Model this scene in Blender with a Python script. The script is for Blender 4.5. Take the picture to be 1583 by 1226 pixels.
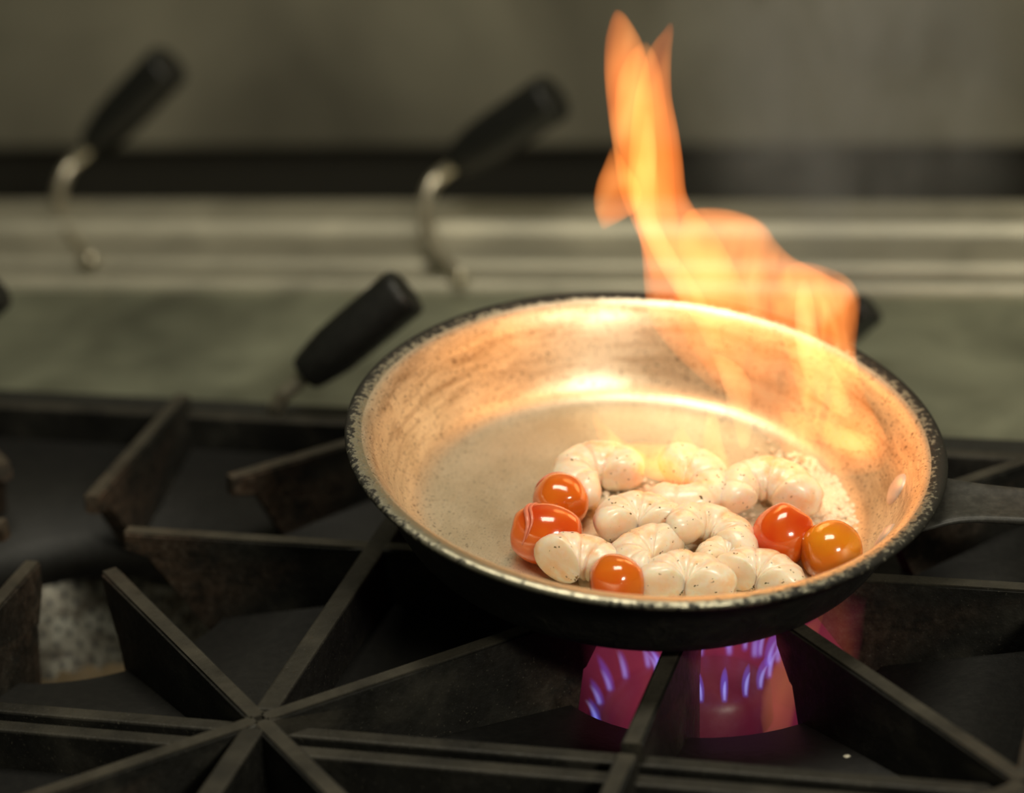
import bpy, bmesh, math, random
from mathutils import Vector, Matrix, noise

for o in list(bpy.data.objects):
    bpy.data.objects.remove(o)
scene = bpy.context.scene
COL = scene.collection
R = math.radians

# ------------------------------------------------------------------ camera
CAM = Vector((0.3941, -1.0509, 0.5655))
F_PX = 4315.2
W_PX, H_PX = 1583.0, 1226.0
ROT = (Matrix.Rotation(0.3, 3, 'Z') @ Matrix.Rotation(1.1526, 3, 'X') @ Matrix.Rotation(-0.077, 3, 'Z'))
cam_data = bpy.data.cameras.new('camera')
cam = bpy.data.objects.new('camera', cam_data)
COL.objects.link(cam)
cam.matrix_world = Matrix.Translation(CAM) @ ROT.to_4x4()
cam_data.sensor_width = 36.0
cam_data.lens = F_PX / W_PX * 36.0
cam_data.clip_start = 0.01
cam_data.dof.use_dof = True
cam_data.dof.focus_distance = 1.175
cam_data.dof.aperture_fstop = cam_data.lens / 26.0
scene.camera = cam

# ------------------------------------------------------------------ world
world = bpy.data.worlds.new('kitchen_air')
scene.world = world
world.use_nodes = True
bg = world.node_tree.nodes['Background']
bg.inputs[0].default_value = (0.62, 0.66, 0.46, 1)
bg.inputs[1].default_value = 0.06

# ------------------------------------------------------------------ lamps of the kitchen
def area(name, loc, target, sx, sy, power, colour):
    d = bpy.data.lights.new(name, 'AREA')
    d.shape = 'RECTANGLE'
    d.size, d.size_y = sx, sy
    d.energy = power
    d.color = colour
    o = bpy.data.objects.new(name, d)
    COL.objects.link(o)
    o.location = loc
    v = Vector(target) - Vector(loc)
    o.rotation_euler = v.to_track_quat('-Z', 'Y').to_euler()
    return o
area('hood_lamp', (0.12, -0.05, 1.25), (0.10, 0.05, 0.0), 0.6, 0.35, 8.0, (1.0, 0.93, 0.75))
area('ceiling_lamp', (1.65, -1.6, 1.55), (0.15, 0.2, 0.0), 0.5, 0.3, 26.0, (1.0, 0.94, 0.76))

scene.view_settings.view_transform = 'Standard'
scene.view_settings.look = 'None'
scene.view_settings.gamma = 1.0
scene.view_settings.use_curve_mapping = False
scene.view_settings.exposure = 0.17
scene.cycles.use_denoising = True
scene.cycles.transparent_max_bounces = 64

# ------------------------------------------------------------------ helpers
FWD = ROT @ Vector((0, 0, -1))
CRIGHT = ROT @ Vector((1, 0, 0))
CUP = ROT @ Vector((0, 1, 0))

def ray(u, v):
    return (ROT @ Vector(((u - W_PX / 2) / F_PX, -(v - H_PX / 2) / F_PX, -1.0)))   # depth along FWD is 1

def at_depth(u, v, d):
    return CAM + ray(u, v) * d

def at_plane(u, v, point, normal):
    r = ray(u, v)
    return CAM + r * ((point - CAM).dot(normal) / r.dot(normal))

def at_y(u, v, y):
    return at_plane(u, v, Vector((0, y, 0)), Vector((0, 1, 0)))

def at_z(u, v, z):
    return at_plane(u, v, Vector((0, 0, z)), Vector((0, 0, 1)))

def link(name, mesh, mats, parent=None):
    o = bpy.data.objects.new(name, mesh)
    COL.objects.link(o)
    if mats is not None and not mesh.materials:
        for m in (mats if isinstance(mats, (list, tuple)) else [mats]):
            mesh.materials.append(m)
    if parent is not None:
        o.parent = parent
    return o

def to_mesh(name, bm, smooth=False):
    bmesh.ops.recalc_face_normals(bm, faces=bm.faces)
    me = bpy.data.meshes.new(name)
    bm.to_mesh(me)
    bm.free()
    if smooth:
        for p in me.polygons:
            p.use_smooth = True
    return me

def empty(name, matrix):
    o = bpy.data.objects.new(name, None)
    COL.objects.link(o)
    o.empty_display_size = 0.02
    o.matrix_world = matrix
    return o

def tag(o, label, cat=None, group=None, kind=None):
    o['label'] = label
    if cat: o['category'] = cat
    if group: o['group'] = group
    if kind: o['kind'] = kind
    return o

def bm_box(bm, lo, hi, bevel=0.0, seg=2):
    r = bmesh.ops.create_cube(bm, size=1.0)
    vs = r['verts']
    c = [(lo[i] + hi[i]) / 2 for i in range(3)]
    s = [hi[i] - lo[i] for i in range(3)]
    for v in vs:
        v.co = Vector((c[0] + v.co.x * s[0], c[1] + v.co.y * s[1], c[2] + v.co.z * s[2]))
    if bevel > 0:
        es = set()
        for v in vs:
            es.update(v.link_edges)
        bmesh.ops.bevel(bm, geom=list(es), offset=bevel, segments=seg, affect='EDGES', profile=0.5)

def box_mesh(name, lo, hi, bevel=0.0, seg=2):
    bm = bmesh.new()
    bm_box(bm, lo, hi, bevel, seg)
    return to_mesh(name, bm)

def bm_rings(bm, rings, cap0=True, cap1=True, closed=False):
    """rings: lists of points with equal counts; skins them into a tube."""
    vr = [[bm.verts.new(p) for p in ring] for ring in rings]
    n = len(vr[0])
    m = len(vr)
    for i in range(m - 1 + (1 if closed else 0)):
        a, b = vr[i], vr[(i + 1) % m]
        for k in range(n):
            bm.faces.new((a[k], a[(k + 1) % n], b[(k + 1) % n], b[k]))
    if not closed:
        if cap0: bm.faces.new(vr[0])
        if cap1: bm.faces.new(list(reversed(vr[-1])))
    return vr

def lathe_mesh(name, prof, n=64, closed=False, smooth=True, mats=None):
    """prof: (r, z) or (r, z, material index) going along the surface."""
    bm = bmesh.new()
    rows = []
    for p in prof:
        r, z = p[0], p[1]
        if r < 1e-6:
            rows.append([bm.verts.new((0, 0, z))])
        else:
            rows.append([bm.verts.new((r * math.cos(2 * math.pi * k / n), r * math.sin(2 * math.pi * k / n), z)) for k in range(n)])
    m = len(rows)
    for i in range(m - 1 + (1 if closed else 0)):
        a, b = rows[i], rows[(i + 1) % m]
        mi = prof[i][2] if len(prof[i]) > 2 else 0
        for k in range(n):
            k2 = (k + 1) % n
            if len(a) == 1 and len(b) == 1: continue
            if len(a) == 1: f = bm.faces.new((a[0], b[k], b[k2]))
            elif len(b) == 1: f = bm.faces.new((a[k], b[0], a[k2]))
            else: f = bm.faces.new((a[k], b[k], b[k2], a[k2]))
            f.material_index = mi
    return to_mesh(name, bm, smooth)

def catmull(pts, sub):
    out = []
    n = len(pts)
    for i in range(n - 1):
        p0, p1, p2, p3 = pts[max(i - 1, 0)], pts[i], pts[i + 1], pts[min(i + 2, n - 1)]
        for s in range(sub):
            t = s / sub
            out.append([0.5 * (2 * b + (c - a) * t + (2 * a - 5 * b + 4 * c - d) * t * t + (-a + 3 * b - 3 * c + d) * t ** 3)
                        for a, b, c, d in zip(p0, p1, p2, p3)])
    out.append(list(pts[-1]))
    return out

def tube_mesh(name, path, radius, n=12, sub=8, taper=None):
    pts = [Vector(p) for p in catmull([tuple(p) for p in path], sub)]
    rings = []
    ref = Vector((0.31, 0.17, 0.93))
    for i, p in enumerate(pts):
        t = (pts[min(i + 1, len(pts) - 1)] - pts[max(i - 1, 0)]).normalized()
        a = (ref - t * ref.dot(t)).normalized()
        b = t.cross(a)
        ref = a
        rr = radius * (taper(i / (len(pts) - 1)) if taper else 1.0)
        rings.append([p + (a * math.cos(2 * math.pi * k / n) + b * math.sin(2 * math.pi * k / n)) * rr for k in range(n)])
    bm = bmesh.new()
    bm_rings(bm, rings)
    return to_mesh(name, bm, True)

# ------------------------------------------------------------------ materials
class N:
    """small wrapper around a node tree"""
    def __init__(s, name):
        s.mat = bpy.data.materials.new(name)
        s.mat.use_nodes = True
        s.t = s.mat.node_tree
        s.b = s.t.nodes.get('Principled BSDF')
        s.out = s.t.nodes.get('Material Output')
    def new(s, kind, **kw):
        n = s.t.nodes.new(kind)
        for k, v in kw.items():
            if k.startswith('i_'):
                n.inputs[k[2:].replace('_', ' ')].default_value = v
            else:
                setattr(n, k, v)
        return n
    def l(s, a, b):
        s.t.links.new(a, b)
    def coords(s, scale=(1, 1, 1), which='Object'):
        tc = s.new('ShaderNodeTexCoord')
        mp = s.new('ShaderNodeMapping')
        mp.inputs['Scale'].default_value = scale
        s.l(tc.outputs[which], mp.inputs['Vector'])
        return mp.outputs[0]
    def noise(s, vec, scale, detail=4, rough=0.55, dist=0.0):
        n = s.new('ShaderNodeTexNoise')
        n.inputs['Scale'].default_value = scale
        n.inputs['Detail'].default_value = detail
        n.inputs['Roughness'].default_value = rough
        n.inputs['Distortion'].default_value = dist
        s.l(vec, n.inputs['Vector'])
        return n.outputs['Fac']
    def ramp(s, fac, stops):
        r = s.new('ShaderNodeValToRGB')
        while len(r.color_ramp.elements) < len(stops):
            r.color_ramp.elements.new(0.5)
        for e, (p, c) in zip(r.color_ramp.elements, stops):
            e.position = p
            e.color = (c, c, c, 1) if isinstance(c, (int, float)) else (*c, 1)
        s.l(fac, r.inputs[0])
        return r.outputs[0]
    def mix(s, fac, a, b, mode='MIX'):
        m = s.new('ShaderNodeMix', data_type='RGBA', blend_type=mode)
        for sock, v in ((m.inputs[0], fac), (m.inputs[6], a), (m.inputs[7], b)):
            if hasattr(v, 'is_output'): s.l(v, sock)
            elif isinstance(v, (int, float)): sock.default_value = v
            else: sock.default_value = (*v, 1)
        return m.outputs[2]
    def math(s, op, a, b=None):
        m = s.new('ShaderNodeMath', operation=op)
        for sock, v in zip(m.inputs, (a, b)):
            if v is None: continue
            if hasattr(v, 'is_output'): s.l(v, sock)
            else: sock.default_value = v
        return m.outputs[0]
    def set(s, **kw):
        for k, v in kw.items():
            sock = s.b.inputs[k.replace('_', ' ')]
            if hasattr(v, 'is_output'): s.l(v, sock)
            elif isinstance(v, (tuple, list)) and len(v) == 3 and sock.type == 'RGBA': sock.default_value = (*v, 1)
            else: sock.default_value = v
    def bump(s, h, strength=0.3, dist=0.001):
        b = s.new('ShaderNodeBump')
        b.inputs['Strength'].default_value = strength
        b.inputs['Distance'].default_value = dist
        s.l(h, b.inputs['Height'])
        s.l(b.outputs[0], s.b.inputs['Normal'])

def mat_iron():
    m = N('cast_iron')
    v = m.coords()
    n1 = m.noise(v, 38, 5)
    n2 = m.noise(v, 260, 4, 0.7)
    n3 = m.noise(v, 900, 2)
    base = m.ramp(n1, [(0.30, (0.004, 0.0038, 0.0032)), (0.55, (0.011, 0.0105, 0.0085)), (0.78, (0.036, 0.033, 0.026))])
    at = m.new('ShaderNodeAttribute', attribute_name='rust')
    rustfac = m.math('MULTIPLY', at.outputs['Fac'], m.ramp(m.noise(v, 110, 4, 0.65), [(0.32, 0.0), (0.55, 1.0)]))
    rust = m.ramp(n2, [(0.3, (0.03, 0.018, 0.011)), (0.55, (0.085, 0.055, 0.036)), (0.75, (0.15, 0.12, 0.09))])
    c = m.mix(rustfac, base, rust)
    wr = m.new('ShaderNodeAttribute', attribute_name='lit_wear')  # worn tops, with light from above painted into their colour
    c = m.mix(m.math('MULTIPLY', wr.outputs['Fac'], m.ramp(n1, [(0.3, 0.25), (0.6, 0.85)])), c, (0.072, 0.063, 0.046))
    ash = m.ramp(n3, [(0.66, 0.0), (0.74, 0.5)])
    c = m.mix(ash, c, (0.12, 0.11, 0.085))
    m.set(Base_Color=c, Roughness=m.ramp(n2, [(0.3, 0.45), (0.7, 0.7)]), Metallic=0.0)
    m.b.inputs['Specular IOR Level'].default_value = 0.33
    m.bump(n2, 0.5, 0.0008)
    return m.mat

def mat_black(name, col, rough, bump=0.2):
    m = N(name)
    v = m.coords()
    n = m.noise(v, 220, 4, 0.65)
    m.set(Base_Color=m.mix(m.ramp(n, [(0.4, 0.0), (0.75, 1.0)]), col, tuple(c * 2.2 for c in col)), Roughness=rough)
    m.bump(n, bump, 0.0006)
    return m.mat

def mat_steel(name, col, rough, scale=(1, 1, 1), var=0.25, smear=14, metal=0.85):
    m = N(name)
    v = m.coords(scale)
    n = m.noise(v, smear, 4, 0.55, 0.6)
    n2 = m.noise(m.coords((4, 160, 160)), 6, 3)
    c = m.mix(m.ramp(n, [(0.3, 0.0), (0.72, 1.0)]), tuple(x * (1 - var) for x in col), tuple(min(1, x * (1 + var * 0.6)) for x in col))
    rg = m.math('ADD', m.math('MULTIPLY', n, 0.22), rough - 0.1)
    m.set(Base_Color=c, Metallic=metal, Roughness=rg)
    m.bump(n2, 0.06, 0.0005)
    return m.mat

def mat_pan_inside():
    m = N('worn_pan_steel')
    v = m.coords()
    # radius in the pan
    sep = m.new('ShaderNodeSeparateXYZ')
    m.l(v, sep.inputs[0])
    rad = m.math('SQRT', m.math('ADD', m.math('MULTIPLY', sep.outputs[0], sep.outputs[0]), m.math('MULTIPLY', sep.outputs[1], sep.outputs[1])))
    cloud = m.noise(v, 22, 5, 0.6)
    base = m.ramp(cloud, [(0.3, (0.60, 0.52, 0.37)), (0.7, (0.82, 0.75, 0.59))])
    # burnt-on film on the wall: brown with streaks round the pan
    th = m.math('ARCTAN2', sep.outputs[1], sep.outputs[0])
    pol = m.new('ShaderNodeCombineXYZ')
    m.l(m.math('MULTIPLY', th, 0.022), pol.inputs[0])
    m.l(m.math('MULTIPLY', sep.outputs[2], 1.3), pol.inputs[1])
    m.l(rad, pol.inputs[2])
    film = m.noise(pol.outputs[0], 120, 6, 0.72, 0.3)
    wall = m.ramp(rad, [(0.095, 0.0), (0.106, 0.75), (0.118, 0.95), (0.122, 0.25)])
    filmf = m.math('MULTIPLY', wall, m.ramp(film, [(0.46, 0.0), (0.68, 0.85)]))
    c = m.mix(filmf, base, (0.27, 0.165, 0.075))
    # grains of soot
    sp = m.noise(m.coords((1, 1, 0.6)), 900, 4, 0.65)
    spw = m.ramp(rad, [(0.02, 0.35), (0.085, 0.55), (0.1, 1.0)])
    spots = m.math('MULTIPLY', m.ramp(sp, [(0.595, 0.0), (0.64, 1.0)]), spw)
    sp2 = m.noise(v, 300, 5, 0.7)
    spots2 = m.math('MULTIPLY', m.ramp(sp2, [(0.625, 0.0), (0.665, 0.9)]), spw)
    c = m.mix(spots, c, (0.045, 0.025, 0.012))
    c = m.mix(spots2, c, (0.06, 0.032, 0.015))
    scratch = m.noise(m.coords((30, 2.2, 10)), 55, 3, 0.6)
    c = m.mix(m.ramp(scratch, [(0.58, 0.0), (0.68, 0.35)]), c, (0.92, 0.88, 0.76))
    rg = m.math('ADD', m.math('MULTIPLY', film, 0.22), 0.30)
    m.set(Base_Color=c, Metallic=0.78, Roughness=rg)
    m.bump(m.math('ADD', m.math('MULTIPLY', sp, 0.5), scratch), 0.10, 0.0004)
    return m.mat

def mat_pan_rim():
    m = N('sooty_pan_rim')
    v = m.coords()
    n = m.noise(v, 330, 5, 0.7)
    n2 = m.noise(v, 14, 3)
    sep = m.new('ShaderNodeSeparateXYZ')
    m.l(v, sep.inputs[0])
    rad = m.math('SQRT', m.math('ADD', m.math('MULTIPLY', sep.outputs[0], sep.outputs[0]), m.math('MULTIPLY', sep.outputs[1], sep.outputs[1])))
    edge = m.ramp(rad, [(0.1225, 0.0), (0.1285, 1.0)])          # soot sits on the outer edge
    f = m.math('ADD', m.math('ADD', n, m.math('MULTIPLY', m.math('SUBTRACT', n2, 0.5), 0.4)), m.math('SUBTRACT', m.math('MULTIPLY', edge, 0.26), 0.12))
    side = m.math('MULTIPLY', m.math('SUBTRACT', m.ramp(m.math('ADD', m.math('MULTIPLY', sep.outputs[1], 4.0), 0.5), [(0.02, 0.0), (0.35, 0.62), (0.9, 1.0)]), 0.6), 0.30)
    f = m.math('ADD', f, side)
    k = m.ramp(f, [(0.44, 0.0), (0.56, 1.0)])
    c = m.mix(k, (0.52, 0.48, 0.36), (0.018, 0.016, 0.012))
    m.set(Base_Color=c, Metallic=m.math('SUBTRACT', 0.9, m.math('MULTIPLY', k, 0.8)), Roughness=m.math('ADD', m.math('MULTIPLY', k, 0.25), 0.33))
    m.bump(n, 0.5, 0.0008)
    return m.mat

def mat_pan_outside():
    m = N('burnt_on_carbon')
    v = m.coords()
    n = m.noise(v, 90, 5, 0.7, 0.8)
    c = m.ramp(n, [(0.45, (0.008, 0.007, 0.006)), (0.65, (0.022, 0.02, 0.015)), (0.78, (0.10, 0.095, 0.07))])
    m.set(Base_Color=c, Roughness=0.62)
    m.bump(n, 0.8, 0.002)
    return m.mat

def mat_shrimp():
    m = N('cooked_shrimp')
    v = m.coords()
    n = m.noise(v, 85, 3)
    n2 = m.noise(v, 260, 4, 0.6)
    sp = m.noise(v, 420, 2)
    c = m.ramp(n, [(0.32, (0.96, 0.72, 0.49)), (0.5, (0.98, 0.83, 0.65)), (0.66, (0.96, 0.62, 0.36))])
    c = m.mix(m.ramp(n2, [(0.5, 0.0), (0.7, 0.5)]), c, (0.97, 0.90, 0.80))
    vein = m.new('ShaderNodeAttribute', attribute_name='groove')
    c = m.mix(m.math('MULTIPLY', vein.outputs['Fac'], 0.8), c, (0.80, 0.40, 0.17))
    c = m.mix(m.ramp(sp, [(0.69, 0.0), (0.72, 1.0)]), c, (0.12, 0.085, 0.02))
    m.set(Base_Color=c, Roughness=0.34, Subsurface_Weight=0.55, Subsurface_Radius=(0.008, 0.0045, 0.002), Subsurface_Scale=0.6)
    m.b.inputs['Coat Weight'].default_value = 0.35
    m.b.inputs['Coat Roughness'].default_value = 0.15
    m.bump(n2, 0.25, 0.0008)
    return m.mat

def mat_tomato(name, top, low):
    m = N(name)
    v = m.coords()
    n = m.noise(v, 48, 2)
    fine = m.noise(v, 500, 2)
    c = m.mix(m.ramp(n, [(0.36, 0.0), (0.64, 1.0)]), top, low)
    c = m.mix(m.ramp(fine, [(0.74, 0.0), (0.78, 0.7)]), c, (0.95, 0.6, 0.3))
    m.set(Base_Color=c, Roughness=0.16, Subsurface_Weight=0.35, Subsurface_Radius=(0.010, 0.003, 0.001), Subsurface_Scale=0.5)
    m.b.inputs['Coat Weight'].default_value = 0.7
    m.b.inputs['Coat Roughness'].default_value = 0.06
    w = m.noise(m.coords((1, 1, 0.3)), 240, 2)
    m.bump(w, 0.12, 0.0006)
    return m.mat

def mat_plain(name, col, rough, metal=0.0, bump=None):
    m = N(name)
    n = m.noise(m.coords(), 120, 3)
    m.set(Base_Color=m.mix(n, tuple(c * 0.8 for c in col), tuple(min(1, c * 1.2) for c in col)), Roughness=rough, Metallic=metal)
    if bump: m.bump(n, bump, 0.001)
    return m.mat

def mat_oil():
    m = N('sizzling_butter')
    v = m.coords()
    vo = m.new('ShaderNodeTexVoronoi')
    vo.inputs['Scale'].default_value = 380
    m.l(v, vo.inputs['Vector'])
    n = m.noise(v, 70, 4, 0.6)
    c = m.mix(m.ramp(n, [(0.4, 0.0), (0.66, 1.0)]), (0.80, 0.66, 0.44), (0.90, 0.80, 0.62))
    m.set(Base_Color=c, Roughness=0.2, Transmission_Weight=0.2, IOR=1.45)
    m.b.inputs['Coat Weight'].default_value = 0.5
    m.bump(m.math('ADD', m.math('MULTIPLY', vo.outputs['Distance'], 1.2), n), 0.35, 0.0012)
    return m.mat

def mat_volume(name, stops, strength, nscale, stretch, lo, hi, dist=0.6, offset=(0, 0, 0), thin_base=None):
    """a glowing gas: emission only, in streaks"""
    m = N(name)
    m.t.nodes.remove(m.b)
    tc = m.new('ShaderNodeTexCoord')
    mp = m.new('ShaderNodeMapping')
    mp.inputs['Scale'].default_value = stretch
    mp.inputs['Location'].default_value = offset
    m.l(tc.outputs['Object'], mp.inputs['Vector'])
    n = m.noise(mp.outputs[0], nscale, 2.0, 0.5, dist)
    e = m.new('ShaderNodeEmission')
    m.l(m.ramp(n, stops), e.inputs['Color'])
    k = m.ramp(n, [(0.30, lo), (0.72, hi)])
    if thin_base:                                        # little fuel burns yet close to the liquid
        sp = m.new('ShaderNodeSeparateXYZ')
        m.l(tc.outputs['Object'], sp.inputs[0])
        k = m.math('MULTIPLY', k, m.ramp(m.math('MULTIPLY', sp.outputs[2], 5.0), thin_base))
    m.l(m.math('MULTIPLY', k, strength), e.inputs['Strength'])
    m.l(e.outputs[0], m.out.inputs['Volume'])
    return m.mat

def mat_glow(name, colour, strength):
    m = N(name)
    m.t.nodes.remove(m.b)
    e = m.new('ShaderNodeEmission')
    e.inputs['Color'].default_value = (*colour, 1)
    e.inputs['Strength'].default_value = strength
    m.l(e.outputs[0], m.out.inputs['Volume'])
    return m.mat

IRON = mat_iron()
ENAMEL = mat_black('black_enamel', (0.010, 0.010, 0.009), 0.5)
TRAY = mat_black('dark_tray_steel', (0.010, 0.010, 0.011), 0.5)
GAP = mat_plain('dark_gap_strip', (0.022, 0.020, 0.014), 0.6)  # shade of the open gap behind the rail, put into the colour
PLATE = mat_black('sooty_plate', (0.0045, 0.0042, 0.0035), 0.6, 0.6)
GRIP = mat_black('black_grip_plastic', (0.006, 0.006, 0.005), 0.45, 0.05)
STEEL = mat_steel('worktop_steel', (0.46, 0.48, 0.37), 0.42, (1, 1, 1), 0.5, 11)
RAIL = mat_steel('rail_steel', (0.52, 0.49, 0.39), 0.55)
PANEL = mat_steel('panel_steel', (0.255, 0.237, 0.175), 0.6, (1, 1, 1), 0.5, 4, 0.35)
ROD = mat_plain('bent_rod_steel', (0.62, 0.56, 0.43), 0.38, 0.9)
PAN_IN, PAN_RIM, PAN_OUT = mat_pan_inside(), mat_pan_rim(), mat_pan_outside()
HANDLE = mat_black('pan_handle_steel', (0.030, 0.028, 0.024), 0.5)
RIVET = mat_plain('rivet_steel', (0.74, 0.60, 0.50), 0.4, 0.25)
SHRIMP = mat_shrimp()
OIL = mat_oil()

# ------------------------------------------------------------------ setting: wall, floor
U = 0.1524          # half the pitch of the burners
WALL_Y = 0.80
SKEW = 0.075         # the rear line of equipment is not quite parallel to the range
def skewed(me):
    for v in me.vertices:
        if v.co.y > 0.3: v.co.y += SKEW * v.co.x
    return me
wall = link('wall_back', skewed(box_mesh('wall_back', (-1.6, WALL_Y, -0.092), (1.6, WALL_Y + 0.03, 1.5), 0.004)), PANEL)
tag(wall, 'dull grey steel wall panel behind the range', kind='structure')
wall2 = link('dark_gap_1', skewed(box_mesh('dark_gap_1', (-1.6, WALL_Y + 0.012, -0.92), (1.6, WALL_Y + 0.04, -0.092), 0.0)), GAP)
tag(wall2, 'black strip drawn for the shaded gap under the steel wall panel', kind='structure')
floor = link('floor', box_mesh('floor', (-2.0, -2.2, -0.96), (2.0, WALL_Y + 0.2, -0.92)), mat_plain('floor_tile', (0.09, 0.075, 0.06), 0.6))
tag(floor, 'dark brown kitchen floor', kind='structure')

# ------------------------------------------------------------------ steel worktop behind the range
WT = -0.045
wt = empty('steel_worktop', Matrix.Translation((0, 0.30, -0.90)))
tag(wt, 'pale greenish stainless steel worktop with stepped rear rail behind the range', 'worktop')
def wpart(name, lo, hi, mat, bev=0.003):
    o = link(name, skewed(box_mesh(name, lo, hi, bev, 3)), mat, wt)
    o.location = -Vector((0, 0.30, -0.90))
    return o
wpart('top_sheet', (-1.5, 0.176, WT - 0.03), (1.5, 0.411, WT), STEEL)
wpart('cabinet', (-1.5, 0.176, -0.915), (1.5, 0.522, WT - 0.03), STEEL)
# stepped rail: rolled bead, groove, bright bead, flat, bead, flat
def rail(name, prof, mat):
    bm = bmesh.new()
    rings = [[Vector((x, y, z)) for (y, z) in prof] for x in (-1.5, 1.5)]
    bm_rings(bm, rings)
    o = link(name, skewed(to_mesh(name, bm, False)), mat, wt)
    o.location = -Vector((0, 0.30, -0.90))
    b = o.modifiers.new('soft', 'BEVEL'); b.width = 0.0035; b.segments = 4; b.limit_method = 'ANGLE'
    return o
B0 = WT - 0.03
rail('front_bead', [(0.411, B0), (0.411, WT + 0.002), (0.415, WT + 0.006), (0.421, WT + 0.006), (0.425, WT + 0.002), (0.425, B0)], RAIL)
rail('groove_floor', [(0.425, B0), (0.425, WT - 0.005), (0.438, WT - 0.005), (0.438, B0)], STEEL)
rail('rail_face', [(0.438, B0), (0.438, WT + 0.004), (0.443, WT + 0.008), (0.452, WT + 0.008), (0.456, WT + 0.007), (0.478, WT + 0.011), (0.482, WT + 0.017),
                   (0.494, WT + 0.017), (0.498, WT + 0.015), (0.522, WT + 0.017), (0.522, B0)], RAIL)

# ------------------------------------------------------------------ the range body
ctr = Vector((0.15, -0.16, -0.90))
rng = empty('gas_range', Matrix.Translation(ctr))
tag(rng, 'black gas range body with dark drip tray under the grates', 'range')
def rpart(name, lo, hi, mat, bev=0.002):
    o = link(name, box_mesh(name, lo, hi, bev), mat, rng)
    o.location = -ctr
    return o
X0, X1 = -2.08 * U, 4.08 * U
YB = 1.055 * U
rpart('rear_rim', (X0 - 0.02, 1.02 * U, -0.12), (X1 + 0.02, 0.1755, -0.0145), ENAMEL)
rpart('front_rim', (X0 - 0.02, -3.2 * U, -0.12), (X1 + 0.02, -3.05 * U, -0.0145), ENAMEL)
rpart('side_rim', (X0 - 0.02, -3.05 * U, -0.12), (X0, 1.02 * U, -0.0145), ENAMEL)
rpart('side_rim', (X1, -3.05 * U, -0.12), (X1 + 0.02, 1.02 * U, -0.0145), ENAMEL)
rpart('drip_tray', (X0 - 0.02, -3.2 * U, -0.135), (X1 + 0.02, 0.1755, -0.12), TRAY, 0)
rpart('oven_body', (X0 - 0.02, -3.2 * U, -0.915), (X1 + 0.02, 0.1755, -0.135), ENAMEL)

# ------------------------------------------------------------------ cast-iron grates
def finger_mesh(r_tip, r_out, low=-0.05, th=0.0085, rusty=1.0, steep=False):
    if steep: prof = [(r_tip, 0.0), (r_tip + 0.001, -0.010), (r_tip + 0.013, -0.026), (r_tip + 0.019, -0.055), (r_out, -0.055), (r_out, 0.0)]
    else: prof = [(r_tip, 0.0), (r_tip - 0.001, -0.009), (r_tip + 0.012, -0.013), (max(0.070, r_tip + 0.028), low), (r_out, low), (r_out, 0.0)]
    bm = bmesh.new()
    rings = [[Vector((r, s * th * (0.5 if z > -0.02 else 0.62), z)) for r, z in prof] for s in (-1, 1)]
    bm_rings(bm, rings)
    bmesh.ops.recalc_face_normals(bm, faces=bm.faces)
    bmesh.ops.triangulate(bm, faces=[f for f in bm.faces if len(f.verts) > 4])
    long_e = [e for e in bm.edges if abs(e.verts[0].co.y - e.verts[1].co.y) < 1e-6 and e.is_manifold and e.calc_face_angle(0) > 0.5]
    bmesh.ops.bevel(bm, geom=long_e, offset=0.0011, segments=2, affect='EDGES')
    bmesh.ops.subdivide_edges(bm, edges=[e for e in bm.edges if e.calc_length() > 0.03], cuts=3, use_grid_fill=True)
    me = to_mesh('finger', bm)
    a = me.attributes.new('rust', 'FLOAT', 'POINT')
    w = me.attributes.new('lit_wear', 'FLOAT', 'POINT')
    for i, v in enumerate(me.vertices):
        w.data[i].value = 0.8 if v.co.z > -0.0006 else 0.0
        a.data[i].value = rusty * max(0.0, min(1.0, 1.25 - (v.co.x - r_tip) / 0.035))
    return me

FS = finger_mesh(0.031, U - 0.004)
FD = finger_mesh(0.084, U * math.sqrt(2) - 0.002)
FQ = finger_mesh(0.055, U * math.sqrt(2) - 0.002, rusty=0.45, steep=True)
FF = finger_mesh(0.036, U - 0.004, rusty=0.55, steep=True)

def skirt_mesh():
    """the sloped plate from the square frame to the round mouth over the burner"""
    bm = bmesh.new()
    n = 64
    outer, inner, lip, lip2 = [], [], [], []
    for k in range(n):
        t = 2 * math.pi * k / n
        c, s = math.cos(t), math.sin(t)
        q = (U - 0.003) / max(abs(c), abs(s))
        outer.append((q * c, q * s, -0.030))
        inner.append((0.078 * c, 0.078 * s, -0.044))
        lip.append((0.075 * c, 0.075 * s, -0.048))
        lip2.append((0.072 * c, 0.072 * s, -0.064))
    bm_rings(bm, [outer, inner, lip, lip2], False, False)
    me = to_mesh('bowl_plate', bm, True)
    return me
SKIRT = skirt_mesh()
SKIRT.materials.append(PLATE)

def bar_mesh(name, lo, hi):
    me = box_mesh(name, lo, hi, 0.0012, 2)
    w = me.attributes.new('lit_wear', 'FLOAT', 'POINT')
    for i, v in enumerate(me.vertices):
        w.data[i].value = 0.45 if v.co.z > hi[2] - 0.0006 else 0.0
    return me

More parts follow.
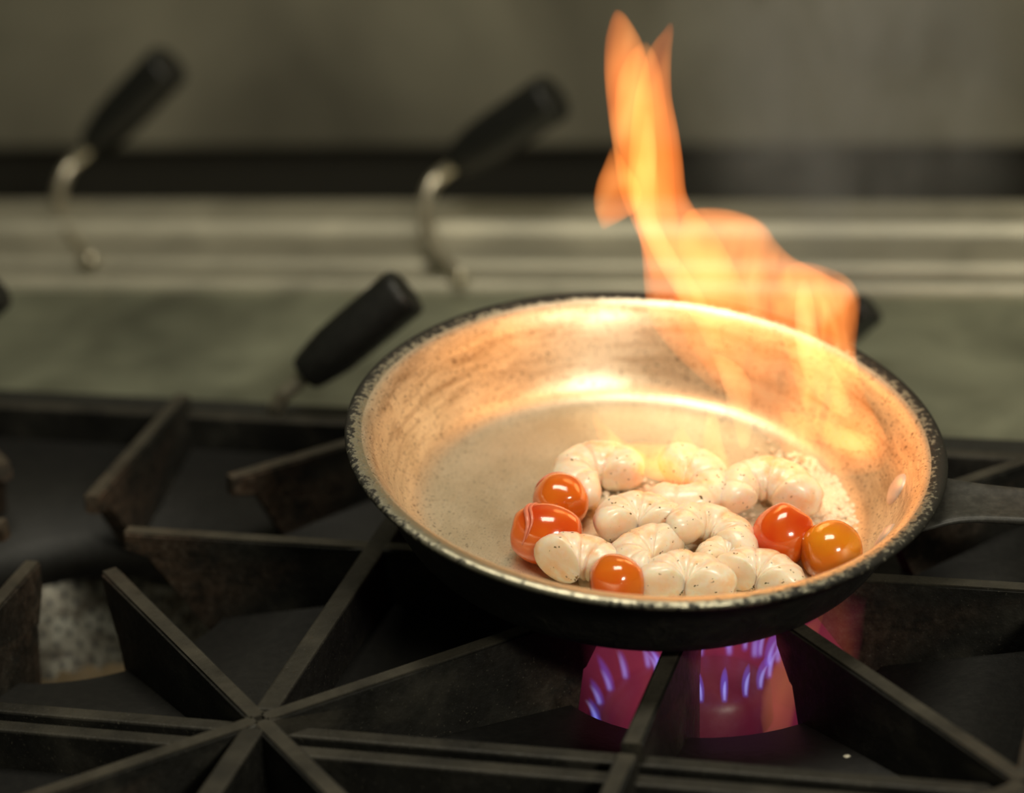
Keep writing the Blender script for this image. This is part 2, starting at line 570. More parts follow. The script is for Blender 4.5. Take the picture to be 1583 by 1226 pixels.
def grate(cy, label):
    o = empty('burner_grate', Matrix.Translation((0, cy, -0.12)))
    tag(o, label, 'grate', 'cast iron grates over the burners')
    y0, y1 = -U + 0.003, U - 0.003
    def part(name, me, loc=(0, 0, 0), rz=0.0):
        p = link(name, me, IRON, o)
        p.location = Vector(loc) + Vector((0, 0, 0.12))
        p.rotation_euler = (0, 0, rz)
        return p
    for k, cx in enumerate((-U, U, 3 * U)):
        for j in range(8):
            if j == 6: me = FF
            elif j in (5, 7): me = FQ
            else: me = FS if j % 2 == 0 else FD
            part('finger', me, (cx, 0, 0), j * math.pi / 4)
        sk = part('bowl_plate', SKIRT, (cx, 0, 0), 0.0)
        if not sk.modifiers:
            m = sk.modifiers.new('thick', 'SOLIDIFY'); m.thickness = 0.004
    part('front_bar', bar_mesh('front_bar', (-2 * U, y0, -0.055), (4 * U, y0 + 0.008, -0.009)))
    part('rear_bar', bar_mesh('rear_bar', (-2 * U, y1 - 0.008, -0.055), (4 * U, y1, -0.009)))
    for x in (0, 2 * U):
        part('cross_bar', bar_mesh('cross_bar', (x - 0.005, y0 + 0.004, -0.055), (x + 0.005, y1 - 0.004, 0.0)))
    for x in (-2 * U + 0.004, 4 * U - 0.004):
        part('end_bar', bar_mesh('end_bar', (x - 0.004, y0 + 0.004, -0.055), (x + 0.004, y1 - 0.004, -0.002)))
    for x in (-2 * U + 0.02, 4 * U - 0.02):
        for y in (y0 + 0.015, y1 - 0.015):
            part('foot', bar_mesh('foot', (x - 0.008, y - 0.008, -0.12), (x + 0.008, y + 0.008, -0.05)))
    return o
grate(0.0, 'black cast iron grate carrying the flaming pan')
grate(-2 * U, 'black cast iron grate in front of the pan, cropped by the lower edge')

# ------------------------------------------------------------------ burners
def mat_speckled():
    m = N('speckled_burner_metal')
    v = m.coords()
    vo = m.new('ShaderNodeTexVoronoi')
    vo.voronoi_dimensions = '2D'
    vo.inputs['Scale'].default_value = 165
    vo.inputs['Randomness'].default_value = 0.55
    m.l(v, vo.inputs['Vector'])
    n = m.noise(v, 60, 5, 0.7)
    c = m.ramp(n, [(0.38, (0.02, 0.015, 0.008)), (0.52, (0.075, 0.07, 0.055)), (0.72, (0.18, 0.18, 0.155))])
    hole = m.ramp(vo.outputs['Distance'], [(0.17, 1.0), (0.24, 0.0)])
    c = m.mix(hole, c, (0.006, 0.006, 0.005))
    m.set(Base_Color=c, Metallic=0.55, Roughness=0.36)
    m.bump(n, 0.5, 0.0015)
    return m.mat
SPECK = mat_speckled()
CRUST = mat_plain('baked_on_crust', (0.09, 0.065, 0.035), 0.45, 0.0, 0.9)

b = empty('gas_burner', Matrix.Translation((-U, 0, -0.12)))
tag(b, 'unlit burner bowl of grey perforated metal with baked crust, left of pan', 'burner')
link('burner_bowl', lathe_mesh('burner_bowl', [(0.0, 0.006), (0.020, 0.006), (0.032, 0.012), (0.046, 0.028), (0.058, 0.040), (0.068, 0.052), (0.0715, 0.060)], 48), SPECK, b)
random.seed(4)
bm = bmesh.new()
rows = []
for (r, z, jit) in [(0.001, 0.019, 0.0), (0.010, 0.019, 0.002), (0.018, 0.018, 0.003), (0.026, 0.020, 0.003), (0.034, 0.021, 0.003), (0.041, 0.022, 0.002)]:
    rows.append([Vector(((r + random.uniform(-jit, jit)) * math.cos(2 * math.pi * k / 40), (r + random.uniform(-jit, jit)) * math.sin(2 * math.pi * k / 40), z + random.uniform(-jit, jit))) for k in range(40)])
bm_rings(bm, rows, True, False)
link('baked_crust', to_mesh('baked_crust', bm, True), CRUST, b)

bl = empty('gas_burner', Matrix.Translation((U, 0, -0.12)))
tag(bl, 'lit double ring gas burner under the frying pan', 'burner')
BURN = mat_black('burner_iron', (0.016, 0.016, 0.02), 0.42)
link('inner_head', lathe_mesh('inner_head', [(0.0, 0.066), (0.016, 0.066), (0.021, 0.064), (0.025, 0.060), (0.0255, 0.044), (0.022, 0.040), (0.015, 0.036), (0.015, 0.0)], 40), BURN, bl)
ringp = [(0.044 + 0.0, 0.040), (0.048, 0.046), (0.056, 0.046), (0.060, 0.040), (0.058, 0.028), (0.046, 0.028)]
link('outer_ring', lathe_mesh('outer_ring', ringp, 48, closed=True), BURN, bl)
for k in range(3):
    an = 0.5 + k * 2 * math.pi / 3
    p = link('ring_strut', box_mesh('ring_strut', (0.012, -0.006, 0.0), (0.056, 0.006, 0.030), 0.002), BURN, bl)
    p.rotation_euler = (0, 0, an)
PINKBOWL = mat_plain('pinkish_bowl_metal', (0.30, 0.20, 0.17), 0.4, 0.6)  # even pinkish tone for this bowl
link('burner_bowl', lathe_mesh('burner_bowl', [(0.0, 0.004), (0.048, 0.004), (0.064, 0.012), (0.0715, 0.03), (0.0715, 0.058)], 48), PINKBOWL, bl)

# the gas flames of that burner
gf = empty('gas_flame', Matrix.Translation((U, 0, -0.054)))
tag(gf, 'blue and magenta gas flames burning under the frying pan', 'flame')
JET = mat_glow('blue_flame', (0.08, 0.14, 1.0), 50)
JET2 = mat_glow('pale_flame_core', (0.45, 0.5, 1.0), 150)
def tongue_local(h, w, lean, n=8):
    bm = bmesh.new()
    rings = []
    for i in range(7):
        t = i / 6
        r = w * (math.sin(math.pi * min(1, (0.18 + 0.82 * t))) ** 0.7) * (1.0 if t < 1 else 0.05) + 0.00025
        rings.append([Vector((r * math.cos(2 * math.pi * k / n) + lean * t * t, r * 0.8 * math.sin(2 * math.pi * k / n), h * t)) for k in range(n)])
    bm_rings(bm, rings)
    return to_mesh('flame_jet', bm, True)
JETS = [tongue_local(0.017, 0.0019, 0.004), tongue_local(0.021, 0.0021, 0.006), tongue_local(0.014, 0.0018, 0.003)]
CORE = [tongue_local(0.012, 0.0007, 0.004)]
random.seed(11)
for (rr, n, z, h) in ((0.0245, 16, 0.0, 1.0), (0.053, 26, -0.022, 1.05)):
    for k in range(n):
        an = 2 * math.pi * (k + random.uniform(-0.15, 0.15)) / n
        j = link('flame_jet', random.choice(JETS), JET, gf)
        j.location = (rr * math.cos(an), rr * math.sin(an), z)
        j.rotation_euler = (0, 0, an)
        j.scale = (1, 1, h * random.uniform(0.85, 1.2))
        c = link('flame_core', CORE[0], JET2, j)
        c.location = (0.0004, 0, 0.001)
MANTLE = mat_volume('magenta_gas_glow', [(0.35, (0.75, 0.06, 0.22)), (0.60, (0.75, 0.08, 0.15)), (0.80, (1.0, 0.22, 0.05))], 1.6, 26, (1, 1, 0.6), 0.15, 1.7, 1.2)
mant = lathe_mesh('glow_mantle', [(0.0, -0.052), (0.040, -0.050), (0.058, -0.038), (0.0635, -0.016), (0.0645, 0.006), (0.068, 0.025), (0.070, 0.046), (0.055, 0.052), (0.0, 0.053)], 32)
link('glow_mantle', mant, MANTLE, gf)
OR = mat_volume('orange_gas_flame', [(0.35, (1.0, 0.30, 0.04)), (0.7, (1.0, 0.48, 0.08))], 10, 60, (1, 1, 0.4), 0.1, 1.6)
for (loc, sc) in (((0.033, -0.030, -0.012), (3.6, 3.6, 3.0)), ((0.047, -0.036, -0.02), (2.4, 2.4, 2.1))):
    j = link('orange_tongue', JETS[1], None, gf)
    me = JETS[1].copy(); me.materials.clear(); me.materials.append(OR); j.data = me
    j.location = loc; j.scale = sc

# ------------------------------------------------------------------ frying pan
S = 1.0095
PC = CAM + (Vector((0.1287, -0.0042, 0.0648)) - CAM) * S
PN = Vector((0.1398, -0.0796, 1.0)).normalized()
PA = Vector((0, 1, 0)).cross(PN).normalized()
PB = PN.cross(PA)
PAN = Matrix((( PA.x, PB.x, PN.x, PC.x), (PA.y, PB.y, PN.y, PC.y), (PA.z, PB.z, PN.z, PC.z), (0, 0, 0, 1)))
BASE = PAN @ Matrix.Translation((0, 0, -0.046))
pan = empty('frying_pan', BASE)
tag(pan, 'tilted steel frying pan with sooty black outside and worn bright inside', 'frying pan')
zz = 0.046
def pr(r, z, m=0): return (r, z + zz, m)
prof = [pr(0.0, -0.0425), pr(0.05, -0.0425), pr(0.085, -0.0424), pr(0.094, -0.0415), pr(0.0995, -0.0385), pr(0.1035, -0.033), pr(0.1075, -0.025), pr(0.1115, -0.016),
        pr(0.1155, -0.008), pr(0.1190, -0.0032), pr(0.1222, -0.0010, 1), pr(0.1262, 0.0, 1), pr(0.1288, -0.0004, 1), pr(0.1298, -0.0018, 1), pr(0.1290, -0.0036, 2),
        pr(0.1245, -0.0062, 2), pr(0.1195, -0.012, 2), pr(0.1155, -0.020, 2), pr(0.1110, -0.030, 2), pr(0.1060, -0.039, 2), pr(0.1010, -0.0435, 2), pr(0.094, -0.0458, 2), pr(0.0, -0.0458, 2)]
body = link('pan_body', lathe_mesh('pan_body', prof, 128), [PAN_IN, PAN_RIM, PAN_OUT], pan)
ss = body.modifiers.new('smooth', 'SUBSURF'); ss.levels = 1; ss.render_levels = 2
# handle
HA = R(5.0)
hm = Matrix.Rotation(HA, 4, 'Z')
bm = bmesh.new()
rings = []
for (x, hw, z, th, crown) in [(0.1165, 0.020, 0.026, 0.004, 0), (0.121, 0.021, 0.028, 0.004, 0), (0.128, 0.020, 0.031, 0.004, 0.001), (0.136, 0.016, 0.0325, 0.004, 0.002), (0.150, 0.0135, 0.0335, 0.0045, 0.002),
                       (0.19, 0.0125, 0.036, 0.005, 0.002), (0.25, 0.0130, 0.041, 0.005, 0.002), (0.30, 0.0165, 0.047, 0.005, 0.002), (0.325, 0.013, 0.049, 0.005, 0.001), (0.332, 0.006, 0.0495, 0.004, 0)]:
    ring = []
    for (f, top) in [(-1, -1), (-1, 0.4), (-0.85, 1), (-0.4, 1), (0.4, 1), (0.85, 1), (1, 0.4), (1, -1), (0.5, -1), (-0.5, -1)]:
        zc = z + top * th / 2 - (crown if abs(f) < 0.6 and top > 0.9 else 0)
        ring.append(hm @ Vector((x, f * hw, zc)))
    rings.append(ring)
bm_rings(bm, rings)
hd = link('handle', to_mesh('handle', bm, True), HANDLE, pan)
m = hd.modifiers.new('smooth', 'SUBSURF'); m.levels = 1; m.render_levels = 2
for an in (12.0, -9.0):
    rv = link('rivet', lathe_mesh('rivet', [(0.0, 0.0030), (0.004, 0.0027), (0.0068, 0.0016), (0.0082, 0.0), (0.0082, -0.004)], 24), RIVET, pan)
    a = R(an)
    pos = Vector((0.1102 * math.cos(a), 0.1102 * math.sin(a), zz - 0.0205))
    nrm = Vector((-math.cos(a) * 0.92, -math.sin(a) * 0.92, 0.39))
    rv.rotation_euler = nrm.to_track_quat('Z', 'Y').to_euler()
    rv.location = pos

FLOORZ = -0.0425          # inside base, in rim coordinates
def on_pan(u, v, h):
    """world point on a plane h above the inner base of the pan"""
    return at_plane(u, v, PAN @ Vector((0, 0, FLOORZ + h)), PN)

# ------------------------------------------------------------------ oil in the pan
c0 = PAN.inverted() @ on_pan(1235, 765, 0.0)
bm = bmesh.new()
n = 72
random.seed(3)
cx, cy = 0.036, -0.014
rows = []
for (f, z) in [(0.0001, 0.0016), (0.35, 0.0016), (0.7, 0.0016), (0.93, 0.0013), (1.0, 0.0004), (1.0, -0.0002)]:
    row = []
    for k in range(n):
        t = 2 * math.pi * k / n
        rr = 0.060 + 0.005 * math.sin(2 * t + 0.3) + 0.003 * math.sin(5 * t) + 0.0015 * math.sin(11 * t + 1)
        x, y = cx + f * rr * math.cos(t), cy + f * rr * math.sin(t)
        q = math.hypot(x, y)
        if q > 0.0935: x, y = x * 0.0935 / q, y * 0.0935 / q
        row.append(Vector((x, y, z)))
    rows.append(row)
bm_rings(bm, rows, True, True)
oil = link('cooking_oil', to_mesh('cooking_oil', bm, True), OIL)
oil.matrix_world = PAN @ Matrix.Translation((0, 0, FLOORZ + 0.0002))
tag(oil, 'bubbling pale butter sauce pooled around the shrimp', 'sauce', kind='stuff')
bm = bmesh.new()
for k in range(2400):
    if k < 2000:
        u, v = random.gauss(1285, 58), random.gauss(762, 30)
    else:
        u, v = random.uniform(930, 1340), random.uniform(740, 900)
    q = PAN.inverted() @ on_pan(u, v, 0.001)
    if math.hypot(q.x, q.y) > 0.0955: continue
    r = random.choice((0.0007, 0.0009, 0.0012, 0.0016, 0.0022))
    bmesh.ops.create_icosphere(bm, subdivisions=1, radius=r, matrix=Matrix.Translation((q.x, q.y, 0.0010)) @ Matrix.Diagonal((1, 1, 0.7, 1)))
FOAM = mat_plain('butter_foam', (0.84, 0.73, 0.56), 0.14)
bub = link('bubbles', to_mesh('bubbles', bm, True), FOAM, oil)
bub['kind'] = 'stuff'

# ------------------------------------------------------------------ shrimp
def shrimp_mesh(seed, rho, r0, r1, sweep, twist):
    rnd = random.Random(seed)
    steps, n = 60, 22
    rings, groove = [], []
    nseg = 5
    for i in range(steps + 1):
        t = i / steps
        ang = R(sweep) * t
        rr = rho * (1.0 - 0.22 * t)                       # the tail curls inwards
        c = Vector((rr * math.cos(ang), rr * math.sin(ang), twist * (t - 0.5) * 2))
        rad = r0 + (r1 - r0) * (t ** 0.85)
        ph = (t * nseg) % 1.0
        lump = 1.0 - 0.065 * math.exp(-((ph - 0.0) / 0.08) ** 2) - 0.065 * math.exp(-((ph - 1.0) / 0.09) ** 2)
        if t < 0.13: rad *= max(0.03, 1 - ((0.13 - t) / 0.13) ** 2) ** 0.5
        if t > 0.90: rad *= max(0.03, 1 - ((t - 0.90) / 0.10) ** 2) ** 0.5
        rad *= lump
        out = Vector((math.cos(ang), math.sin(ang), 0))
        up = Vector((0, 0, 1))
        ring = []
        for k in range(n):
            a = 2 * math.pi * k / n
            w = rad * (1.0 + 0.10 * noise.noise(Vector((i * 0.16, math.cos(a) * 1.1 + seed * 7.3, math.sin(a) * 1.1))))
            # a cut groove along the back of the shrimp
            back = math.exp(-((a if a < math.pi else a - 2 * math.pi) / 0.16) ** 2) if 0.04 < t < 0.8 else 0
            w *= 1 - 0.12 * back
            ring.append(c + (out * math.cos(a) * 1.08 + up * math.sin(a) * 0.95) * w)
            groove.append(max(back, 0.35 * (1 - lump) / 0.065))
        rings.append(ring)
    bm = bmesh.new()
    bm_rings(bm, rings)
    me = to_mesh('shrimp', bm, True)
    at = me.attributes.new('groove', 'FLOAT', 'POINT')
    for i in range(min(len(groove), len(me.vertices))):
        at.data[i].value = groove[i]
    return me

def shrimp(u, v, h, rz, label, rho=0.0098, r0=0.0085, r1=0.0048, sweep=265, twist=0.002, tilt=(0, 0), flip=False, seed=0):
    me = shrimp_mesh(seed, rho * 1.12, r0 * 1.22, r1 * 1.3, sweep, twist)
    o = link('shrimp', me, SHRIMP)
    rot = Matrix.Rotation(R(tilt[0]), 4, 'X') @ Matrix.Rotation(R(tilt[1]), 4, 'Y') @ Matrix.Rotation(R(rz), 4, 'Z')
    if flip: rot = rot @ Matrix.Rotation(math.pi, 4, 'X')
    p = PAN.inverted() @ on_pan(u, v, h)
    o.matrix_world = PAN @ Matrix.Translation(p) @ rot
    tag(o, label, 'shrimp', 'shrimp in the frying pan')
    return o
H0 = 0.0102
shrimp(926, 741, H0, 20, 'curled shrimp furthest back on the left, behind the two stacked tomatoes', rho=0.0118, r0=0.0088, r1=0.0066, sweep=270, seed=1, tilt=(8, 0))
shrimp(1054, 752, H0, 140, 'ring-shaped shrimp at the back middle touching the flames', rho=0.0132, r0=0.0088, r1=0.006, sweep=290, seed=2, flip=True)
shrimp(1182, 773, H0, 0, 'large arched shrimp at the back right, above the red tomato', rho=0.0138, r0=0.0093, r1=0.0062, sweep=225, seed=3, tilt=(12, 0))
shrimp(986, 816, H0 + 0.001, 10, 'loaf-shaped shrimp in the middle left beside the rear orange tomato', rho=0.0108, sweep=215, seed=4, r0=0.0096, r1=0.0066)
shrimp(1094, 828, H0 + 0.003, -35, 'tightly curled shrimp at the centre of the heap', rho=0.0118, r0=0.0082, r1=0.0056, sweep=265, seed=5, tilt=(-6, 8))
shrimp(1010, 866, H0 + 0.001, 50, 'shrimp lying across the heap just behind the half-hidden orange tomato', rho=0.0105, r0=0.0085, r1=0.006, sweep=235, seed=6, tilt=(4, -6))
shrimp(1124, 868, H0 - 0.001, 40, 'small pale shrimp left of the red tomato near the sauce', rho=0.0072, r0=0.0070, r1=0.0046, sweep=190, seed=7)
shrimp(896, 888, H0 - 0.0005, 8, 'long loosely bent shrimp at the front left under the large red tomato', rho=0.0135, r0=0.0066, r1=0.0086, sweep=165, seed=8, tilt=(0, 4))
shrimp(1058, 910, H0, 12, 'shrimp against the front rim between orange tomato and last shrimp', rho=0.0112, r0=0.0092, r1=0.0072, sweep=200, seed=9)
shrimp(1168, 902, H0 - 0.001, -10, 'rightmost shrimp against the front rim', rho=0.0105, r0=0.0084, r1=0.0070, sweep=190, seed=10)

# ------------------------------------------------------------------ tomatoes
def tomato_mesh(name, l, r, seed, dent=0.06):
    bm = bmesh.new()
    bmesh.ops.create_uvsphere(bm, u_segments=36, v_segments=24, radius=1.0)
    for v in bm.verts:
        x, y, z = v.co
        k = 1.0 + dent * noise.noise(Vector((x * 1.3 + seed * 3.1, y * 1.3, z * 1.3)))
        end = 1.0 - 0.10 * max(0, abs(z) - 0.8) / 0.2
        blunt = 1 + 0.07 * (1 - z * z)
        v.co = Vector((x * r * k * blunt, y * r * k * blunt, z * l * k * end))
    return to_mesh(name, bm, True)
TR = mat_tomato('tomato_red', (0.66, 0.062, 0.006), (0.74, 0.14, 0.010))
TO = mat_tomato('tomato_orange', (0.72, 0.17, 0.009), (0.66, 0.11, 0.007))
TY = mat_tomato('tomato_amber', (0.74, 0.27, 0.010), (0.70, 0.18, 0.008))
SKIN = mat_plain('peeling_tomato_skin', (0.75, 0.22, 0.13), 0.25)
def tomato(u, v, l, r, axis, mat, label, seed, seam=None):
    """axis: long axis in pan coordinates"""
    o = link('tomato', tomato_mesh('tomato', l, r, seed), mat)
    p = PAN.inverted() @ on_pan(u, v, r * 0.97)
    q = Vector(axis).normalized().to_track_quat('Z', 'Y').to_matrix().to_4x4()
    o.matrix_world = PAN @ Matrix.Translation(p) @ q
    tag(o, label, 'tomato', 'cherry tomatoes in the frying pan')
    if seam:
        for (z0, a0, a1, rad) in seam:
            pts = []
            for i in range(9):
                a = R(a0 + (a1 - a0) * i / 8)
                z = z0 + 0.06 * math.sin(i * 1.3)
                w = math.sqrt(max(0.05, 1 - z * z)) * r * (1 + 0.07 * (1 - z * z)) * 1.005
                pts.append((w * math.cos(a), w * math.sin(a), z * l))
            s = link('skin_fold', tube_mesh('skin_fold', pts, rad, 8, 4, lambda t: 0.25 + math.sin(math.pi * t)), SKIN, o)
    return o
tomato(867, 775, 0.0135, 0.0116, (0.5, -0.75, 0.1), TO, 'orange cherry tomato tucked behind the split red one', 1,
       seam=[(-0.52, 20, 160, 0.00035), (-0.62, 20, 160, 0.00035), (-0.71, 20, 160, 0.0003)])
tomato(845, 826, 0.0172, 0.0124, (0.97, 0.10, 0.05), TR, 'glossy red cherry tomato with a split peeling skin', 2,
       seam=[(-0.45, 10, 175, 0.0009), (-0.35, 20, 160, 0.0006)])
tomato(953, 902, 0.0128, 0.0115, (0.9, 0.3, 0.0), TO, 'orange cherry tomato half hidden by the front rim', 3)
tomato(1210, 828, 0.0150, 0.0122, (0.30, 0.45, 0.70), TR, 'red-orange cherry tomato standing beside the amber one', 4, seam=[(0.2, -120, -40, 0.0003)])
tomato(1285, 853, 0.0142, 0.0124, (0.85, 0.5, 0.1), TY, 'amber yellow cherry tomato nearest the pan handle', 5)

# ------------------------------------------------------------------ the big flame over the pan
FD0 = 1.225
foot = at_depth(1180, 690, FD0)
HFWD = Vector((FWD.x, FWD.y, 0)).normalized()
fl = empty('flame', Matrix.Translation(foot))
tag(fl, 'tall orange flame leaping from the frying pan and leaning left', 'flame')
st = [(0.30, (1.0, 0.19, 0.025)), (0.55, (1.0, 0.27, 0.05)), (0.75, (1.0, 0.35, 0.09))]
TB = [(0.05, 0.12), (0.25, 0.4), (0.42, 1.0)]
FLM = mat_volume('orange_flame', st, 50, 30, (1.0, 0.6, 0.38), 0.7, 1.5, 1.2, thin_base=TB)
FLL = mat_volume('thin_flame', st, 22, 40, (1.0, 0.6, 0.45), 0.15, 1.7, 1.5, (3, 1, 2))
FLB = mat_volume('body_flame', st, 25, 28, (1.0, 0.6, 0.5), 0.5, 1.5, 1.4, (1, 4, 2), TB)
LICK = mat_volume('lick_flame', st, 85, 40, (1.0, 0.8, 0.5), 0.4, 1.5, 1.2, (2, 1, 5))
FLY = mat_volume('yellow_flame', [(0.3, (1.0, 0.42, 0.10)), (0.7, (1.0, 0.55, 0.18))], 46, 40, (1, 1, 0.3), 0.6, 1.3)
def flame_tongue(name, rows, mat, depth=0.0, thick=None, sub=5, n=20):
    """rows: (y, x left, x right) from the tip down, seen from the front; thick: half depth in metres"""
    src = [tuple(map(float, r)) for r in rows]
    rows = []
    for i in range(len(src) - 1):
        for q in range(sub):
            t = q / sub
            rows.append([a + (b - a) * t for a, b in zip(src[i], src[i + 1])])
    rows.append(list(src[-1]))
    for _ in range(3):                                   # soften the outline
        rows = [rows[0]] + [[(a + 2 * b + c) / 4 for a, b, c in zip(rows[i - 1], rows[i], rows[i + 1])] for i in range(1, len(rows) - 1)] + [rows[-1]]
    mid = (rows[-1][1] + rows[-1][2]) / 2
    last = rows[-1]
    rows += [[last[0] + 3 * (1 - (1 - f) ** 0.5) * 2, mid - (mid - last[1]) * g, mid + (last[2] - mid) * g] for f, g in ((0.35, 0.8), (0.7, 0.5), (0.9, 0.25), (1.0, 0.03))]
    rings = []
    m = len(rows)
    for i, (y, xl, xr) in enumerate(rows):
        d = FD0 + depth + 0.005 * math.sin(min(max(i, 8), m - 16) * 0.2)
        a, b = at_depth(xl, y, d), at_depth(xr, y, d)
        c = (a + b) / 2
        side = (b - a) / 2
        th = thick if thick else side.length * 0.55
        e = min(1.0, math.sqrt(max(0.0, i / 4.0)) + 0.1, math.sqrt(max(0.0, (m - 1 - i) / 6.0)) + 0.1)
        th = min(th, side.length * 0.9) * e
        rings.append([c + side * math.cos(2 * math.pi * k / n) + HFWD * th * math.sin(2 * math.pi * k / n) - foot for k in range(n)])
    bm = bmesh.new()
    bm_rings(bm, rings)
    return link(name, to_mesh(name, bm, True), mat, fl)

flame_tongue('tongue', [(14, 951, 957), (22, 946, 968), (40, 940, 980), (60, 935, 992), (85, 933, 1000), (115, 933, 1006), (150, 936, 1010), (200, 942, 1014), (250, 950, 1016), (300, 957, 1018), (340, 974, 1024), (385, 994, 1034), (430, 1006, 1032)], FLM, 0.003, 0.013)
flame_tongue('tongue', [(34, 1034, 1041), (46, 1026, 1042), (62, 1012, 1041), (80, 1000, 1039), (110, 990, 1038), (150, 980, 1039), (200, 974, 1050), (250, 970, 1057), (300, 970, 1061), (330, 978, 1080), (360, 986, 1108), (400, 992, 1132), (450, 994, 1156),
                      (500, 1004, 1165), (540, 1035, 1158), (575, 1072, 1148), (605, 1105, 1138)], FLM, -0.002, 0.014)
flame_tongue('tongue', [(64, 990, 1002), (84, 970, 1016), (120, 952, 1026), (170, 950, 1032), (230, 956, 1040), (300, 966, 1044), (340, 982, 1050), (380, 1000, 1056), (410, 1015, 1050)], FLB, 0.0, 0.012)
flame_tongue('tongue', [(226, 944, 952), (255, 933, 970), (280, 922, 988), (305, 917, 995), (325, 918, 985), (342, 924, 958), (352, 928, 940)], FLM, 0.006, 0.010)
flame_tongue('tongue', [(322, 1068, 1076), (334, 1056, 1150), (346, 1050, 1186), (370, 1046, 1200), (400, 1045, 1225), (425, 1040, 1275), (445, 1040, 1318), (470, 1040, 1330), (510, 1050, 1328), (550, 1075, 1325), (600, 1110, 1335), (650, 1160, 1360), (690, 1200, 1380), (715, 1240, 1370)], FLL, 0.006, 0.016)
flame_tongue('tongue', [(404, 1232, 1242), (416, 1212, 1280), (432, 1198, 1318), (460, 1190, 1333), (500, 1195, 1328), (540, 1215, 1322), (580, 1225, 1328), (630, 1240, 1345), (680, 1270, 1375), (700, 1300, 1370)], FLL, 0.0, 0.014)
flame_tongue('tongue', [(326, 1066, 1078), (335, 1055, 1160), (350, 1050, 1187), (375, 1050, 1202), (400, 1050, 1228), (425, 1055, 1285), (450, 1065, 1322), (480, 1075, 1326), (520, 1095, 1318), (555, 1120, 1290), (580, 1150, 1250)], FLB, -0.003, 0.010)
# bright streaks within
flame_tongue('streak', [(170, 996, 1004), (230, 990, 1018), (290, 975, 1012), (340, 985, 1015), (400, 1010, 1050), (450, 1040, 1085), (500, 1075, 1110), (540, 1095, 1120)], FLY, -0.004, 0.006)
flame_tongue('streak', [(545, 1098, 1112), (570, 1108, 1150), (600, 1118, 1165), (630, 1125, 1160), (660, 1135, 1165), (690, 1142, 1158)], FLY, -0.006, 0.006)
flame_tongue('streak', [(430, 1235, 1250), (470, 1228, 1260), (520, 1228, 1265), (570, 1235, 1290), (610, 1260, 1312), (640, 1290, 1320)], FLY, -0.004, 0.005)
flame_tongue('streak', [(635, 1200, 1215), (655, 1215, 1290), (675, 1240, 1345), (690, 1290, 1360)], FLY, -0.008, 0.005)
# small licks over the food
flame_tongue('lick', [(636, 915, 919), (655, 917, 936), (680, 925, 960), (702, 940, 995), (718, 960, 1015)], LICK, 0.004, 0.010)
flame_tongue('lick', [(655, 1052, 1056), (675, 1040, 1065), (700, 1030, 1085), (720, 1035, 1090)], LICK, 0.002, 0.010)
flame_tongue('lick', [(625, 1095, 1100), (650, 1090, 1112), (680, 1084, 1116), (705, 1085, 1125), (722, 1095, 1130)], LICK, 0.002, 0.008)
flame_tongue('lick', [(690, 960, 1010), (705, 950, 1080), (720, 965, 1120), (732, 1000, 1110)], LICK, 0.004, 0.012)
# the light the flame gives
for (u, v, e) in ((1010, 330, 0.05), (1170, 480, 0.08)):
    d = bpy.data.lights.new('flame_light', 'POINT')
    d.energy = e
    d.color = (1.0, 0.50, 0.17)
    d.shadow_soft_size = 0.025
    o = bpy.data.objects.new('flame_light', d)
    COL.objects.link(o)
    o.location = at_depth(u, v, FD0)

# ------------------------------------------------------------------ thin smoke drifting off the pan
SM = N('thin_smoke')
SM.t.nodes.remove(SM.b)
sc_ = SM.new('ShaderNodeVolumeScatter')
sc_.inputs['Color'].default_value = (0.95, 0.93, 0.86, 1)
nn = SM.noise(SM.coords((1, 1, 0.8)), 2.2, 3, 0.55, 0.8)
gr = SM.new('ShaderNodeTexGradient', gradient_type='SPHERICAL')
SM.l(SM.coords(), gr.inputs['Vector'])
dens = SM.math('MULTIPLY', SM.ramp(nn, [(0.36, 0.0), (0.66, 1.0)]), SM.math('MINIMUM', SM.math('MULTIPLY', gr.outputs['Fac'], 2.0), 1.0))
SM.l(SM.math('MULTIPLY', dens, 7.0), sc_.inputs['Density'])
SM.l(sc_.outputs[0], SM.out.inputs['Volume'])
bm = bmesh.new()
bmesh.ops.create_icosphere(bm, subdivisions=3, radius=1.0)
smoke = link('smoke', to_mesh('smoke', bm, True), SM.mat)
smoke.location = at_depth(1300, 110, 1.5)
smoke.scale = (0.11, 0.08, 0.15)
tag(smoke, 'faint grey smoke drifting up behind the flame', 'smoke', kind='stuff')

# ------------------------------------------------------------------ black-gripped handles on bent rods
def grip_handle(label, p0, p1, r, rod, rest):
    """p0/p1: (x, y, depth) of the grip's lower and upper end; rod: path points (x, y, depth) downwards"""
    A, B = at_depth(*p0), at_depth(*p1)
    path = [at_depth(*q) for q in rod[:-1]] + [at_z(rod[-1][0], rod[-1][1], WT + 0.0045 + rest)]
    root = path[-1].copy()
    o = empty('basket_handle', Matrix.Translation(root))
    tag(o, label, 'handle', 'black gripped handles on bent rods')
    L = (B - A).length
    g = link('grip', lathe_mesh('grip', [(0.0, 0.0), (r * 0.48, 0.0), (r * 0.66, L * 0.012), (r * 0.74, L * 0.05), (r * 0.86, L * 0.17), (r * 0.96, L * 0.30), (r * 0.99, L * 0.5), (r * 1.0, L * 0.93), (r * 0.98, L * 0.975), (r * 0.90, L * 0.995), (r * 0.6, L), (0.0, L)], 28), GRIP, o)
    g.matrix_local = Matrix.Translation(A - root) @ (B - A).to_track_quat('Z', 'Y').to_matrix().to_4x4()
    link('rod', tube_mesh('rod', [A + (B - A).normalized() * 0.012 - root] + [p - root for p in path], 0.0042, 10, 8), ROD, o)
    return o
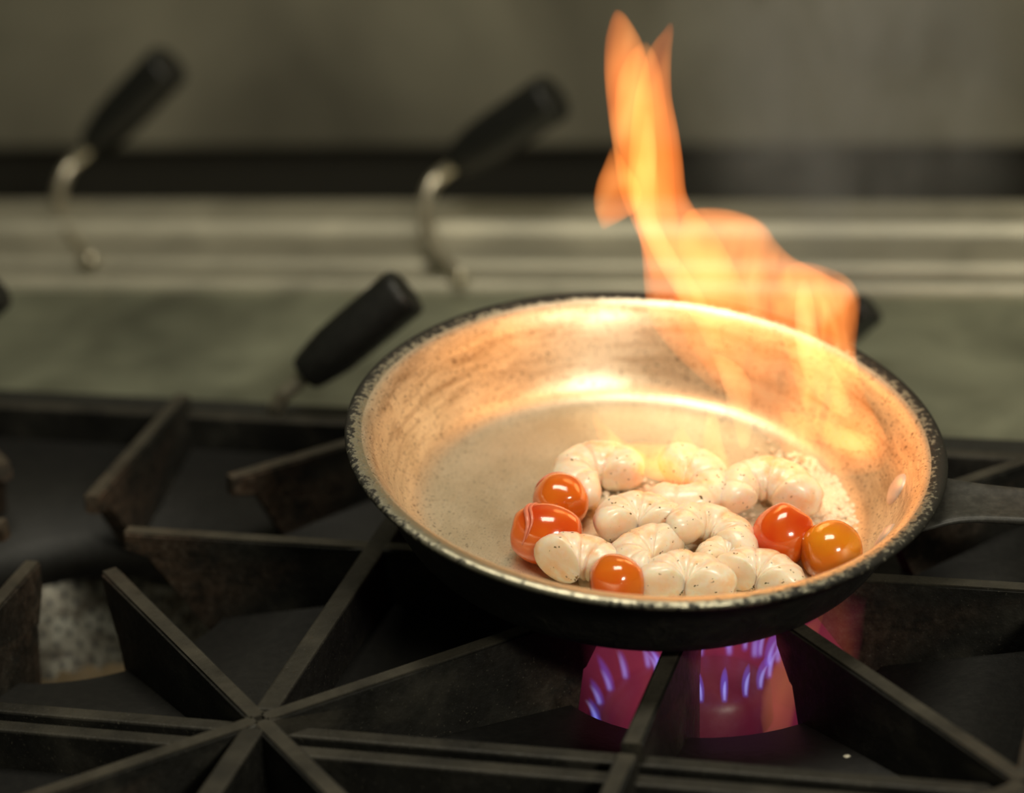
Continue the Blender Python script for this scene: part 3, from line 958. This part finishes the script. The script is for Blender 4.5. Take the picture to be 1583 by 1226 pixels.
grip_handle('black grip handle in front, nearest the left edge of the pan', (470, 580, 1.415), (630, 448, 1.40), 0.0137,
            [(455, 596, 1.417), (436, 613, 1.42), (425, 640, 1.43), (428, 668, 1.455)], 0)
grip_handle('blurred black grip handle behind the front one, left of the tall flame', (705, 250, 1.70), (858, 148, 1.66), 0.0152,
            [(693, 262, 1.70), (668, 285, 1.70), (657, 325, 1.69), (664, 372, 1.67), (688, 408, 1.655), (715, 428, 1.66)], 0.0065)
grip_handle('most blurred black grip handle at the upper left', (143, 224, 1.80), (262, 98, 1.76), 0.0148,
            [(133, 236, 1.80), (106, 262, 1.80), (92, 298, 1.79), (96, 340, 1.77), (118, 380, 1.745), (142, 402, 1.745)], 0.0085)

grip_handle('black grip handle cut off by the left edge of the picture', (-118, 545, 1.47), (-8, 446, 1.45), 0.0125,
            [(-132, 560, 1.475), (-150, 580, 1.48), (-158, 606, 1.485), (-150, 640, 1.5)], 0)
grip_handle('black grip handle showing only its end at the right of the flame', (1245, 560, 1.50), (1346, 474, 1.48), 0.0098,
            [(1230, 572, 1.503), (1212, 590, 1.51), (1205, 612, 1.515), (1212, 640, 1.53)], 0)

# ------------------------------------------------------------------ crumbs dropped on the grate plates
def crumb(u, v, size, mat, label, seed):
    p = at_z(u, v, -0.035)
    for _ in range(4):
        cx = round((p.x - U) / (2 * U)) * 2 * U + U
        x, y = p.x - cx, p.y
        q = math.hypot(x, y)
        e = (U - 0.003) * q / max(abs(x), abs(y))
        z = -0.030 - 0.014 * max(0.0, min(1.0, (e - q) / (e - 0.078)))
        p = at_z(u, v, z + size * 0.7)
    bm = bmesh.new()
    bmesh.ops.create_icosphere(bm, subdivisions=2, radius=size)
    for w in bm.verts:
        w.co *= 1 + 0.45 * noise.noise(w.co / size * 0.9 + Vector((seed * 5.1, 0, 0)))
        w.co.z *= 0.9
    o = link('food_crumb', to_mesh('food_crumb', bm, True), mat)
    o.location = p
    tag(o, label, 'crumb', 'food crumbs on the grate')
crumb(1308, 1176, 0.0026, mat_plain('pale_crumb', (0.62, 0.58, 0.46), 0.5), 'pale crumb on the grate right of the blue gas flames', 1)
crumb(1523, 829, 0.0013, mat_plain('yellow_crumb', (0.45, 0.36, 0.10), 0.5), 'tiny yellow crumb under the pan handle', 2)

print('scene built', len(bpy.data.objects))
